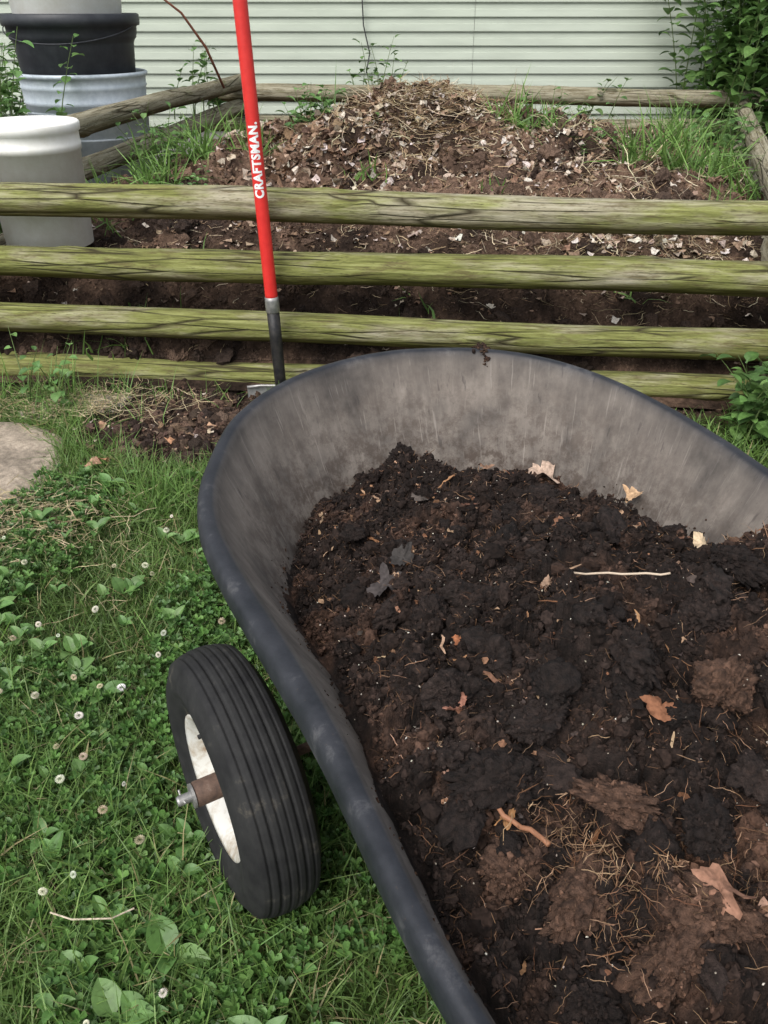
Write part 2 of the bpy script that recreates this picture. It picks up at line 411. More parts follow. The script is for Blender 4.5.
tan=[(.30,.21,.15),(.20,.13,.085),(.40,.32,.25),(.14,.085,.055),(.48,.41,.35),(.23,.15,.10),(.11,.07,.05)]
tanp=[(.50,.43,.36),(.38,.30,.24),(.58,.52,.46),(.25,.17,.12)]
litter(1300,-.40,5.05,.28,.40,.015,.06,tan,1.2);litter(1000,.5,5.0,.6,.5,.012,.045,tan,1.1);litter(700,.75,4.9,.35,.4,.012,.035,tanp,1.0)
litter(350,-.15,4.9,.3,.3,.02,.045,tanp,1.2)
litter(700,1.3,5.0,.5,.8,.012,.04,tan,1.0);litter(700,0,4.3,1.0,.6,.008,.030,tan,1.0);litter(350,.3,3.5,1.0,.25,.008,.025,tan,1.0)
litter(300,1.15,3.5,.3,.15,.015,.04,tanp);litter(250,-1.0,4.6,.3,.6,.01,.03,tan);litter(120,-.5,3.6,.5,.15,.01,.03,tan)
def straw(N,cx,cy,sx,sy,l0,l1,wd=.0018,tilt=.5,cols=((.42,.33,.20),(.30,.22,.13),(.54,.46,.32),(.18,.12,.07))):
    x=rng.normal(cx,sx,N);y=rng.normal(cy,sy,N);k=(y>fenceY(x)+.03)&(y<7)&(x>leftX(y)+.05)&(x<rightX(y)-.05);x,y=x[k],y[k];n=len(x)
    add_fibers(B,np.stack([x,y,hp(x,y)+.012],1),rng.uniform(l0,l1,n),rng.uniform(.5,1.3,n)*wd,palette(n,cols,.2),tilt)
straw(1800,.20,5.10,.24,.28,.08,.30,.0035,.6);straw(600,-.35,5.1,.25,.4,.05,.25,.003,1.1);straw(2200,.8,4.6,.7,.8,.05,.18,.0026,.6)
straw(2000,.2,3.6,1.0,.3,.02,.08,.0013,.5);straw(1200,1.1,3.4,.35,.15,.05,.16,.0018,.7);straw(400,1.3,5.6,.5,.6,.15,.4,.0035,1.3)
straw(300,1.4,5.0,.3,.4,.15,.35,.003,1.0,((.56,.48,.33),(.5,.42,.28)))
B.obj("leaf_litter",M_dry)
# ---------------------------------------------------------------- wheelbarrow
CA,SA=math.cos(math.radians(20)),math.sin(math.radians(20))
def W(r,d): return r*CA-d*SA, r*SA+d*CA
cr_,cd_=.552,.85
ctl=[(0,1.60),(.12,1.59),(.24,1.545),(.345,1.46),(.418,1.33),(.448,1.18),(.455,1.02),(.447,.85),(.425,.6),(.40,.38),(.345,.16),(.2,.07),(0,.05),
     (-.2,.07),(-.335,.14),(-.385,.32),(-.403,.6),(-.431,.82),(-.450,1.02),(-.438,1.15),(-.398,1.27),(-.34,1.39),(-.25,1.49),(-.13,1.565)]
ctl=np.array(ctl);n=len(ctl);pts=[]
for i in range(n):
    p0,p1,p2,p3=ctl[i-1],ctl[i],ctl[(i+1)%n],ctl[(i+2)%n]
    for t in np.linspace(0,1,24,endpoint=False):
        pts.append(.5*((2*p1)+(-p0+p2)*t+(2*p0-5*p1+4*p2-p3)*t*t+(-p0+3*p1-3*p2+p3)*t**3))
pts=np.array(pts)
for _ in range(30): pts=(np.roll(pts,1,0)+2*pts+np.roll(pts,-1,0))/4
seg=np.linalg.norm(np.roll(pts,-1,0)-pts,axis=1);cum=np.concatenate([[0],np.cumsum(seg)]);per=cum[-1]
def resample(N):
    s=np.arange(N)/N*per;q=np.vstack([pts,pts[:1]])
    return np.stack([np.interp(s,cum,q[:,0]),np.interp(s,cum,q[:,1])],1)
RZ=.65
prof_in=[(.008,.002),(.018,.001),(.024,-.003),(.029,-.010),(.033,-.022),(.06,-.065),(.08,-.098),(.10,-.13),(.125,-.17),(.15,-.21),(.175,-.248),(.20,-.283),(.225,-.308),(.26,-.32),(.31,-.324)]
prof_out=[(.31,-.331),(.25,-.327),(.213,-.314),(.19,-.289),(.143,-.216),(.093,-.137),(.053,-.072),(.029,-.034),(.023,-.022),(.018,-.010),(.010,-.006),(.003,-.010),(.001,-.03),(-.0015,-.036),(-.006,-.036),(-.0085,-.030),(-.0075,-.014),(-.004,-.004),(.002,.0005)]
NT=360;rim=resample(NT)
def rimz(rm): return RZ+.012*sst(1.2,1.6,rm[:,1])
e=rim-np.array([0,cd_]);Rd=np.linalg.norm(e,axis=1);e=e/Rd[:,None]
wob=.0015*(fbm(np.arange(NT)/NT*40,np.zeros(NT),0,77,3)-.5)
loops=[];ext=[]
full=[('c',-.331)]+prof_out+prof_in+[('c',-.324)]
for kq,(w_,z_) in enumerate(full):
    if w_=='c': rr=Rd*0+.001;ww=.45
    else: rr=Rd-w_+wob*2;ww=w_
    p=np.array([0,cd_])+e*rr[:,None];x,y=W(cr_+p[:,0],p[:,1])
    loops.append(np.stack([x,y,rimz(rim)+z_+wob],1))
    inside=kq>len(prof_out)
    dust=float(np.interp(ww,[.018,.036],[0,1])) if inside else 0
    ext.append(np.stack([np.arange(NT)/NT,np.full(NT,ww),np.full(NT,dust)],1))
V=np.stack(loops,1).reshape(-1,3);E=np.stack(ext,1).reshape(-1,3)
m,nt,b=newmat("poly_tray",.5,.3)
ex=attr(nt,"ext");sp=N_(nt,"ShaderNodeSeparateColor");nt.links.new(ex,sp.inputs[0])
def uvn(su,sv):
    cb=N_(nt,"ShaderNodeCombineXYZ")
    for k,(o_,s_) in enumerate(((0,su),(1,sv))):
        mu=N_(nt,"ShaderNodeMath",operation='MULTIPLY');mu.inputs[1].default_value=s_;nt.links.new(sp.outputs[o_],mu.inputs[0]);nt.links.new(mu.outputs[0],cb.inputs[k])
    return cb.outputs[0]
streak=noise(nt,uvn(70,9),1.2,6,.65)
ob=coord(nt);sm=noise(nt,ob,7,6,.65);fi=noise(nt,ob,160,3,.7)
plast=ramp(nt,noise(nt,ob,14,6,.75),[(.35,(.013,.015,.019)),(.56,(.026,.028,.034)),(.72,(.085,.085,.088))])
dust=ramp(nt,streak,[(.3,(.115,.100,.088)),(.5,(.165,.143,.124)),(.72,(.225,.197,.170))])
dust=mixc(nt,1.0,dust,ramp(nt,sm,[(.3,G(.6)),(.7,G(1.2))]),'MULTIPLY')
lowm=N_(nt,"ShaderNodeMapRange");lowm.inputs[1].default_value=.03;lowm.inputs[2].default_value=.15;nt.links.new(sp.outputs[1],lowm.inputs[0])
spl=mixc(nt,1.0,ramp(nt,noise(nt,ob,26,6,.78),[(.44,G(0)),(.58,G(.9))]),lowm.outputs[0],'MULTIPLY')
dust=mixc(nt,spl,dust,(.055,.040,.032))
scr=ramp(nt,noise(nt,uvn(420,14),1.0,3,.7),[(.60,G(0)),(.68,G(.5))]);dust=mixc(nt,scr,dust,(.28,.25,.22))
scr2=ramp(nt,noise(nt,uvn(260,26),1.0,3,.7),[(.62,G(0)),(.69,G(.6))]);dust=mixc(nt,scr2,dust,(.06,.052,.048))
fa=mixc(nt,1.0,sp.outputs[2],ramp(nt,sm,[(.22,G(.6)),(.5,G(1))]),'MULTIPLY')
c=mixc(nt,fa,plast,dust)
c=mixc(nt,ramp(nt,fi,[(.66,G(0)),(.72,G(.5))]),c,(.06,.045,.035))
nt.links.new(c,b.inputs["Base Color"])
nt.links.new(mixc(nt,fa,ramp(nt,sm,[(.3,G(.42)),(.7,G(.65))]),G(.95)),b.inputs["Roughness"])
bump(nt,b,mixc(nt,.5,streak,fi),.15,.003)
barrow=empty("wheelbarrow")
npmesh("tray",V,gridF(NT,len(full),True),m,None,True,barrow,extra=E)
M_tire,nt,b=newmat("tire_rubber",.75,.2)
ob=coord(nt);c=ramp(nt,noise(nt,ob,18,6,.7),[(.35,(.014,.014,.015)),(.6,(.026,.026,.026)),(.75,(.09,.08,.065))])
nt.links.new(c,b.inputs["Base Color"]);bump(nt,b,noise(nt,ob,220,3),.25,.001)
M_rim,nt,b=newmat("wheel_rim_paint",.45,.45)
ob=coord(nt);c=ramp(nt,noise(nt,ob,22,6,.7),[(.44,(.60,.59,.55)),(.58,(.42,.37,.30)),(.68,(.20,.10,.05))])
nt.links.new(c,b.inputs["Base Color"])
M_rust,nt,b=newmat("rusty_steel",.75,.4,.3)
ob=coord(nt);c=ramp(nt,noise(nt,ob,60,6,.7),[(.3,(.05,.035,.03)),(.55,(.12,.075,.055)),(.75,(.2,.15,.12))])
nt.links.new(c,b.inputs["Base Color"]);bump(nt,b,noise(nt,ob,200,4),.4,.002)
M_steel,nt,b=newmat("dull_steel",.5,.5,.7)
nt.links.new(ramp(nt,noise(nt,coord(nt),50,5),[(.3,(.22,.22,.22)),(.7,(.42,.41,.39))]),b.inputs["Base Color"])
R0=.221
def wheel(name,cx,cy,cz,ang,parent,flip=1):
    wp=bpy.data.objects.new(name,None);link(wp,parent)
    pr=[(.118,-.040),(.122,-.046),(.135,-.050),(.146,-.0545),(.149,-.0535),(.160,-.0590),(.172,-.0600),(.175,-.0585),(.186,-.0585),(.196,-.053)]
    zz=np.linspace(-.048,.048,45);ribs=[]
    for k,z in enumerate(zz):
        r=R0-.012*(abs(z)/.048)**2.2
        g=abs(((z+.048)/.096*7)%1-.5)*2
        ribs.append((r-(.0045 if g>.78 else 0),z))
    pr=pr+ribs+[(a,-b_) for a,b_ in pr[::-1]]
    V,F=lathe(pr,96);a=npmesh("tire",V,F,M_tire,None,True,wp)
    rp=[(.0,.018),(.028,.018),(.034,.016),(.045,.006),(.075,.002),(.092,.008),(.101,.024),(.108,.040),(.116,.046),(.1225,.0475),(.124,.044),(.118,.036),(.110,.020),(.110,-.020),(.118,-.036),(.124,-.044),(.1225,-.0475),(.116,-.046),(.108,-.040),(.101,-.024),(.092,-.008),(.075,-.002),(.045,-.006),(.034,-.016),(.028,-.018),(0,-.018)]
    V,F=lathe(rp,72);npmesh("wheel_rim",V,F,M_rim,None,True,wp)
    V,F=lathe([(0,.075),(.019,.075),(.021,.073),(.021,.018),(.021,-.07),(.0,-.07)],28);npmesh("hub",V,F,M_rust,None,True,wp)
    V,F=lathe([(0,.104),(.007,.104),(.0085,.101),(.0085,.081),(.020,.081),(.020,.0765),(0,.0765)],20);npmesh("axle_end",V,F,M_steel,None,False,wp)
    V,F=tube([(0,-.017,.094),(0,.017,.094),(.004,.022,.094),(.010,.020,.094)],.002,6);npmesh("cotter_pin",V,F,M_steel,None,True,wp)
    V,F=tube([(.085,0,.014),(.088,0,.03),(.086,0,.046)],[.006,.004,.0038],10);npmesh("valve_stem",V,F,M_tire,None,True,wp)
    for k in range(5):
        an=k/5*6.283+.3
        V,F=lathe([(0,.012),(.006,.012),(.0065,.006),(.0065,.002)],8);V=V+np.array([.058*math.cos(an),.058*math.sin(an),0]);npmesh("bolt_%d"%(k+1),V,F,M_steel,None,False,wp)
    n=Vector((-math.cos(ang),-math.sin(ang),0))*flip
    xax=Vector((0,0,1));yax=n.cross(xax)
    Mx=Matrix((xax,yax,n)).transposed().to_4x4()@Matrix.Rotation(-2.2 if flip<0 else .5,4,'Z')
    wp.matrix_basis=Matrix.Translation((cx,cy,cz))@Mx
    return wp
wa=math.radians(30)
WC=(-.238,.932)
wheel("wheel_1",WC[0],WC[1],R0,wa,barrow)
x2,y2=WC[0]+math.cos(wa)*.92,WC[1]+math.sin(wa)*.92
wheel("wheel_2",x2,y2,R0,wa,barrow,-1)
V,F=tube([(WC[0],WC[1],R0),(x2,y2,R0)],.009,12);npmesh("axle",V,F,M_rust,None,True,barrow)
M_wood,nt,b=newmat("handle_wood",.6,.3)
nt.links.new(ramp(nt,noise(nt,coord(nt,"Object",(3,3,30)),4,5),[(.3,(.28,.17,.08)),(.7,(.45,.3,.16))]),b.inputs["Base Color"])
for s in (-1,1):
    P=[(*W(cr_+s*.20,1.35),.295),(*W(cr_+s*.25,.55),.298),(*W(cr_+s*.28,.25),.303),(*W(cr_+s*.31,-.05),.42),(*W(cr_+s*.32,-.45),.58)]
    V,F=tube(P,.02,14);npmesh("handle_%d"%(1 if s<0 else 2),V,F,M_wood,None,True,barrow)
    a=W(cr_+s*.25,.5);bq=W(cr_+s*.29,.35);c2=W(cr_+s*.26,.22)
    V,F=tube([(*a,.285),(*bq,.02),(*bq,.02+.001),(*c2,.285)],.013,10);npmesh("leg_%d"%(1 if s<0 else 2),V,F,M_rust,None,True,barrow)
    q=W(cr_+s*.23,1.02)
    V,F=tube([(*q,.285),(q[0],q[1],.215)],.018,10);npmesh("axle_bracket_%d"%(1 if s<0 else 2),V,F,M_rust,None,True,barrow)
# ---------------------------------------------------------------- soil load
def soil_base(o,d):
    ed=np.interp(d,[.1,.5,.7,.9,1.05,1.4],[.57,.585,.565,.515,.466,.445])
    q=np.hypot(o/.36,(d-.78)/.62)
    dome=.10*np.clip(1-q**2,0,1)
    rt=.05*sst(.0,.35,o)*(1-sst(.6,1.0,d))
    lump=.06*np.exp(-((o-.0)/.055)**2-((d-1.40)/.06)**2)+.03*np.exp(-((o+.14)/.07)**2-((d-1.33)/.07)**2)+.02*np.exp(-((o-.2)/.08)**2-((d-1.3)/.06)**2)
    return ed+dome+rt+lump
def soil_z(o,d):
    wx=fbm(o*14,d*14,0,51,3)*2.0;wy=fbm(o*14+7,d*14,0,52,3)*2.0
    w1,i1=worley(o*9+wx*.7,d*9+wy*.7,53);w2,i2=worley(o*21+wx*1.5,d*21+wy*1.5,54)
    near=1-sst(.5,.95,d)
    l1=np.sqrt(np.clip(1-w1**2*1.3,0,1))*(.2+1.2*i1);l2=np.sqrt(np.clip(1-w2**2*1.4,0,1))*(.1+1.3*i2**1.5)
    rg=1-np.abs(fbm(o*17,d*17,0,59,4)*2-1)
    h=soil_base(o,d)+.06*(fbm(o*5,d*5,0,56,3)-.5)+(.026+.022*near)*(l1-.7)+(.018+.008*near)*(l2-.5)+.04*(rg-.8)
    return h+.052*(fbm(o*26,d*26,0,55,4)-.5)+.026*(fbm(o*70,d*70,0,57,4)-.5)+.011*(fbm(o*230,d*230,0,58,3)-.5)
NS=1150;rim2=resample(NS);e2=rim2-np.array([0,cd_]);Rd2=np.linalg.norm(e2,axis=1);e2/=Rd2[:,None]
wI=np.array([a for a,_ in prof_in]);zI=np.array([RZ+q for _,q in prof_in])
ws=np.linspace(.30,.034,120)
ct=np.full(NS,.034);done=np.zeros(NS,bool)
for w_ in ws:
    p=np.array([0,cd_])+e2*(Rd2-w_)[:,None]
    zz=soil_base(p[:,0],p[:,1])+.05*(fbm(p[:,0]*9,p[:,1]*9,0,61,3)-.5)
    hit=(np.interp(w_,wI,zI)>=zz)&~done
    ct[hit]=w_;done|=hit
for _ in range(3): ct=(np.roll(ct,1)+2*ct+np.roll(ct,-1))/4
ct=ct+.022*(fbm(np.arange(NS)/NS*110,np.zeros(NS),0,62,4)-.5)
NR=480;sf=np.sqrt(np.linspace(0.0004,1,NR));SI,SF=np.meshgrid(np.arange(NS),sf,indexing='ij')
RR=SF*(Rd2-ct)[SI];O=e2[SI,0]*RR;D=cd_+e2[SI,1]*RR
Zs=soil_z(O,D);wloc=Rd2[SI]-RR;zw=np.interp(wloc,wI,zI)
k=sst(.0,.03,(Rd2-ct)[SI]-RR);Zs=np.maximum(zw*(1-k)+Zs*k,zw+.0005)
x,y=W(cr_+O,D)
def soilcol(o,d):
    n=fbm(o*5,d*5,0,71,4);n2=fbm(o*24,d*24,0,72,4);n3=fbm(o*120,d*120,0,73,2);n4=fbm(o*11,d*11,0,74,4)
    def g(a,b,s): return np.exp(-((o-a)**2+(d-b)**2)/s**2)
    pk=np.clip(g(-.20,.37,.11)+.6*g(.06,.50,.06)+.7*g(.30,.74,.06)+.5*g(-.05,.33,.08),0,1)
    f=np.clip(sst(.54,.70,n4*.55+n2*.45)*.5+pk*sst(.42,.60,n2*.6+n4*.4),0,1)[...,None]
    return (np.array([.0165,.0110,.0090])*(1-f)+np.array([.082,.045,.030])*f)*(.40+1.2*n3[...,None])
npmesh("compost_load",np.stack([x,y,Zs],-1).reshape(-1,3),gridF(NS,NR,True),M_soil,soilcol(O,D).reshape(-1,3),True)
def load_pts(N,m_=.0):
    i=rng.integers(0,NS,N);r=np.sqrt(rng.uniform(0,1,N))*(Rd2-ct-m_)[i];o=e2[i,0]*r;d=cd_+e2[i,1]*r
    return o,d
def wpos(o,d,off=0): x,y=W(cr_+o,d);return np.stack([x,y,soil_z(o,d)+off],1)
B=Bag();dk=[(.018,.012,.009),(.03,.018,.012),(.05,.028,.018)]
o,d=load_pts(50000,.012);s=.0010+.0034*rng.uniform(0,1,len(o))**2;add_crumbs(B,wpos(o,d)+s[:,None]*[0,0,.3],s,soilcol(o,d)*jit(len(o),.5)*1.2)
o,d=load_pts(4200,.03);s=.004+.008*rng.uniform(0,1,len(o))**2;add_crumbs(B,wpos(o,d)-s[:,None]*[0,0,.1],s,soilcol(o,d)*jit(len(o),.35),2)
i=rng.integers(0,NS,450);ww=np.clip(ct[i]-rng.exponential(.009,450),.04,.3);p=np.array([0,cd_])+e2[i]*(Rd2[i]-ww)[:,None];xx,yy=W(cr_+p[:,0],p[:,1])
add_crumbs(B,np.stack([xx,yy,np.interp(ww,wI,zI)+.001],1),.0008+.0025*rng.uniform(0,1,450)**2,palette(450,dk))
o,d=load_pts(1700,.02);s=rng.uniform(.0006,.0015,len(o));add_crumbs(B,wpos(o,d,.0015),s,palette(len(o),[(.55,.51,.44),(.38,.33,.27)]))
B.obj("soil_crumbs",M_crumb)
# broken, angular clods
B=Bag();B2=Bag()
cl=[(.00,1.42,.030,0,5),(-.05,1.41,.020,0,5)]+[(o_,d_,s_,b_,5) for o_,d_,s_,b_ in
 [(-.27,.42,.030,1),(-.22,.37,.040,1),(-.15,.43,.038,1),(-.24,.50,.034,0),(-.28,.56,.030,0),(-.09,.37,.034,0),(-.17,.54,.032,0),(.02,.50,.034,1),(-.29,.64,.026,0),(-.22,.62,.030,0),(.08,.60,.034,0),(.2,.70,.032,0),(.30,.76,.034,1),(.28,.98,.028,0),(.12,.44,.040,0),(-.12,.31,.038,1),(-.04,.58,.034,0),(.05,.84,.024,0),(-.2,.78,.024,0),(.18,.55,.038,0),(-.18,.30,.034,1),(-.04,.27,.034,0),(-.26,.30,.032,0),(.08,.33,.038,0),(-.10,.90,.022,0),(.16,1.1,.022,0)]]
rc=np.random.default_rng(5)
for _ in range(170):
    o_,d_=rc.uniform(-.30,.34),rc.uniform(.22,1.32);s_=(.009+.018*rc.uniform()**1.6)*(1.25 if d_<.7 else .95)
    if d_>1.0 and abs(o_)>.25: continue
    cl.append((o_,d_,s_,0,4))
for k,(o,d,s,br,lv) in enumerate(cl):
    T,F=ICO[lv]
    r=np.random.default_rng(k+300);npl=11
    nn_=r.normal(size=(npl,3));nn_/=np.linalg.norm(nn_,axis=1)[:,None];cc=r.uniform(.50,.95,npl)
    dots=T@nn_.T;rad=np.min(np.where(dots>.15,cc[None]/np.maximum(dots,.15),1.25),axis=1);rad=np.minimum(rad,1.2)
    fb=lambda f,sd,oc:fbm(T[:,0]*f+k*5+50,T[:,1]*f+50,T[:,2]*f+54,sd,oc)-.5
    rdg=np.abs(fb(3.2,97,3))*2
    P=T*(rad*(1+.45*fb(1.6,80+k,3)-.55*(.25-rdg).clip(0)*2)+.30*fb(6,90,4)+.14*fb(18,91,2))[:,None]
    P=P*np.array([s*r.uniform(.9,1.5),s*r.uniform(.8,1.1),s*r.uniform(.6,.95)])
    tl=Matrix.Rotation(r.uniform(0,6.28),3,'Z')@Matrix.Rotation(r.uniform(-.5,.5),3,'X');P=P@np.array(tl).T
    x,y=W(cr_+o,d);z=float(soil_base(np.array([o]),np.array([d]))[0])+s*.15 if lv==5 else float(soil_z(np.array([o]),np.array([d]))[0])+s*.1
    base=np.array([.080,.045,.030]) if br else np.array([.018,.0122,.0102])*r.uniform(.7,1.6)
    col=base[None]*(.35+1.3*(fb(9,95,3)+.5))[:,None]
    P=P+[x,y,z];B.add(P,F,col)
    nq=260 if lv==5 else 60
    q=rng.integers(0,len(P),nq);ss=.0007+.0026*rng.uniform(0,1,nq)**2
    add_crumbs(B2,P[q],ss,col[q]*jit(nq,.5))
B.obj("soil_clods",M_soil,True);B2.obj("clod_crumbs",M_crumb)
B=Bag()
o,d=load_pts(7000,.02);add_fibers(B,wpos(o,d,.002),rng.uniform(.008,.035,len(o)),rng.uniform(.0003,.0010,len(o)),palette(len(o),[(.10,.055,.032),(.16,.09,.05),(.06,.032,.02),(.24,.15,.095)],.3),.9)
for (co_,cd2,nf) in [(-.2,.42,260),(-.2,.35,240),(.02,.5,120),(.1,.42,90),(-.08,.34,160),(.3,.76,120),(.2,.66,60)]:
    oo=rng.normal(co_,.04,nf);dd=rng.normal(cd2,.04,nf);add_fibers(B,wpos(oo,dd,.014),rng.uniform(.010,.035,nf),rng.uniform(.0003,.0008,nf),palette(nf,[(.2,.12,.07),(.28,.18,.11),(.13,.065,.035)],.3),1.0)
o,d=load_pts(520,.04);add_chips(B,wpos(o,d,.004),rng.uniform(.003,.010,len(o)),palette(len(o),[(.24,.13,.08),(.16,.08,.045),(.34,.22,.14),(.06,.045,.04)],.25),.9)
o,d=load_pts(150,.05);P=wpos(o,d,.005);n=len(o);add_fibers(B,P,rng.uniform(.012,.045,n),rng.uniform(.002,.005,n),palette(n,[(.22,.10,.05),(.28,.15,.08),(.13,.07,.045),(.36,.24,.15)],.25),.9)
B.obj("root_fibers",M_dry)
def deadleaf(bag,o,d,s,col,seed,off=.010,tilt=.35):
    r=np.random.default_rng(seed);n=36;a=np.arange(n)/n*2*np.pi
    R=s*(.60+.25*np.abs(np.cos(a*2.5+r.uniform(0,3)))**.7+.35*(vn(np.cos(a)*3+9,np.sin(a)*3+9,0,seed)-.5)*2)*r.uniform(.85,1.1,n)
    V=[[0,0,0]]
    for ring in (.25,.5,.75,1.0):
        for i in range(n):
            X=ring*R[i]*math.cos(a[i]);Yq=ring*R[i]*.68*math.sin(a[i])
            V.append([X,Yq,s*.7*(float(fbm(np.array(X/s*2+9),np.array(Yq/s*2+9),0,seed,3))-.5)+.2*s*ring*ring*math.cos(a[i]*2)])
    F=[[0,1+i,1+(i+1)%n] for i in range(n)]
    for k in range(3):
        for i in range(n):
            p=1+k*n+i;q=1+k*n+(i+1)%n;F+=[[p,p+n,q+n],[p,q+n,q]]
    V=np.array(V,float);M=Matrix.Rotation(r.uniform(0,6.28),3,'Z')@Matrix.Rotation(r.uniform(-tilt,tilt),3,'X')@Matrix.Rotation(r.uniform(-tilt,tilt),3,'Y')
    V=V@np.array(M).T;x,y=W(cr_+o,d);z=float(soil_z(np.array([o]),np.array([d]))[0])
    bag.add(V+[x,y,z+off],np.array(F),np.array(col)*r.uniform(.9,1.1))
B=Bag()
for k,(o,d,s,c) in enumerate([(.26,1.285,.058,(.42,.31,.24)),(.30,1.26,.036,(.34,.23,.17)),(.345,1.10,.026,(.45,.3,.18)),(.24,.80,.026,(.58,.45,.30)),(.31,.70,.030,(.36,.26,.19)),(-.25,.60,.026,(.36,.17,.12)),(-.28,.55,.028,(.34,.20,.15)),(-.22,.90,.042,(.055,.047,.045)),(-.18,.94,.028,(.05,.045,.042)),(-.06,1.16,.022,(.09,.075,.065)),(-.12,.32,.036,(.28,.15,.10)),(-.08,.29,.03,(.36,.22,.16)),(.17,.60,.014,(.5,.27,.12)),(-.06,.50,.02,(.2,.09,.05)),(.22,.48,.03,(.25,.13,.09)),(.05,1.0,.012,(.35,.2,.1)),(-.2,.7,.014,(.3,.12,.06)),(.02,.85,.015,(.2,.1,.06)),(.16,.95,.012,(.3,.2,.12)),(-.1,1.25,.018,(.12,.08,.06)),(.12,1.27,.018,(.2,.12,.08)),(-.25,.47,.02,(.38,.2,.09)),(.1,.7,.018,(.22,.14,.1)),(-.05,.75,.016,(.3,.2,.14))]):
    deadleaf(B,o,d,s,c,k+3,.014)
B.obj("dead_leaves",M_dry,True)
def twigpts(o0,d0,o1,d1,n=9,off=.014,j=.006):
    P=[]
    for t in np.linspace(0,1,n):
        o=o0+(o1-o0)*t;d=d0+(d1-d0)*t;x,y=W(cr_+o,d);P.append([x+rng.normal(0,j*.3),y+rng.normal(0,j*.3),0])
    z0=float(soil_z(np.array([o0]),np.array([d0]))[0]);z1=float(soil_z(np.array([o1]),np.array([d1]))[0])
    zm=max(float(soil_z(np.array([o0+(o1-o0)*t]),np.array([d0+(d1-d0)*t]))[0])-(z0+(z1-z0)*t) for t in np.linspace(0,1,9))
    for i,p in enumerate(P): p[2]=z0+(z1-z0)*i/(n-1)+max(zm,0)+off*.3+rng.normal(0,j*.2)
    return P
B=Bag()
V,F=tube(twigpts(-.025,.735,.07,.665),.0015,6);B.add(V,F,(.5,.4,.3))
V,F=tube(twigpts(.285,.97,.25,.90),.0011,6);B.add(V,F,(.4,.25,.15))
V,F=tube(twigpts(-.27,.50,-.23,.42),.0028,6);B.add(V,F,(.28,.13,.07))
B.obj("twig",M_attr,True)
B=Bag();x,y=W(cr_+.235,1.545)
P=np.array([[x,y,.662]])+rng.normal(0,1,(60,3))*[.010,.010,.003];add_crumbs(B,P,rng.uniform(.002,.006,60),palette(60,dk))
for _ in range(25):
    add_crumbs(B,np.array([[x+rng.normal(0,.004)+.008,y-.02-rng.uniform(0,.012),.655-rng.uniform(0,.03)]]*6)+rng.normal(0,.002,(6,3)),rng.uniform(.0015,.003,6),palette(6,dk))
B.obj("soil_bits",M_crumb)
# ---------------------------------------------------------------- shovel
shovel=empty("shovel")
M_red,nt,b=newmat("red_fiberglass",.38,.45)
nt.links.new(ramp(nt,noise(nt,coord(nt),25,5,.7),[(.3,(.56,.022,.02)),(.7,(.68,.035,.03))]),b.inputs["Base Color"])
M_blk,nt,b=newmat("black_steel",.5,.4,.2)
nt.links.new(ramp(nt,noise(nt,coord(nt),40,5,.7),[(.4,(.012,.012,.014)),(.75,(.045,.04,.035))]),b.inputs["Base Color"])
M_white,nt,b=newmat("white_lettering",.5,.3)
nt.links.new(ramp(nt,noise(nt,coord(nt),90,4),[(.3,G(.7)),(.7,G(.85))]),b.inputs["Base Color"])
P0=Vector((-.390,2.925,.06));P1=Vector((-.436,2.950,1.3));ax=(P1-P0).normalized()
pt=lambda z:P0+ax*((z-P0.z)/ax.z)
HR=.0225
V,F=tube([pt(z)[:] for z in (.400,.415,.9,1.3,1.50,1.51)],[HR,HR,HR,HR,HR,HR*.6],32);npmesh("handle",V,F,M_red,None,True,shovel)
V,F=tube([pt(z)[:] for z in (.350,.355,.395,.407,.4075)],[HR*1.0,HR*1.12,HR*1.12,HR*1.08,HR*.9],28);npmesh("ferrule",V,F,M_steel,None,True,shovel)
V,F=tube([pt(z)[:] for z in (.02,.12,.25,.351)],[.021,.0215,.0225,.023],24);npmesh("socket",V,F,M_blk,None,True,shovel)
nu_,nv_=14,16;V=[]
for i in range(nu_):
    for j in range(nv_):
        a=(i/(nu_-1)-.5)*2;t=j/(nv_-1)
        hw=.105*(1-.25*t**3) if t<.75 else .105*(1-.25*t**3)*math.sqrt(max(0,1-((t-.75)/.26)**2))
        V.append((a*hw-.415,2.93+.022*(1-a*a)+.01-.05*t+0.0,.055-.27*t))
npmesh("blade",np.array(V),gridF(nu_,nv_),M_steel,None,True,shovel)
V,F=tube([(-.52,2.935,.058),(-.47,2.945,.06),(-.36,2.945,.06),(-.31,2.935,.058)],.006,8);npmesh("blade_step",V,F,M_steel,None,True,shovel)
cu=bpy.data.curves.new("brand","FONT");cu.body="CRAFTSMAN.";cu.size=1;cu.offset=.045;cu.resolution_u=4;cu.space_character=1.12
to=bpy.data.objects.new("tmp_txt",cu);sc.collection.objects.link(to)
bpy.context.view_layer.update()
me=bpy.data.meshes.new_from_object(to.evaluated_get(bpy.context.evaluated_depsgraph_get()))
bm=bmesh.new();bm.from_mesh(me);bmesh.ops.triangulate(bm,faces=bm.faces);
bmesh.ops.subdivide_edges(bm,edges=[e_ for e_ in bm.edges if abs(e_.verts[0].co.y-e_.verts[1].co.y)>.2],cuts=4);bmesh.ops.triangulate(bm,faces=bm.faces);bm.to_mesh(me);bm.free()
bpy.data.objects.remove(to)
co3=np.array([v.co[:] for v in me.vertices]);x0,x1=co3[:,0].min(),co3[:,0].max();y0,y1=co3[:,1].min(),co3[:,1].max()
xx=(co3[:,0]-x0)/(x1-x0);yy=((co3[:,1]-y0)/(y1-y0)-.5)*.033
side=Vector((-1,0,0));side=(side-ax*side.dot(ax)).normalized();fr=ax.cross(side)
if fr.y>0: fr=-fr
base=pt(.745);nv3=[]
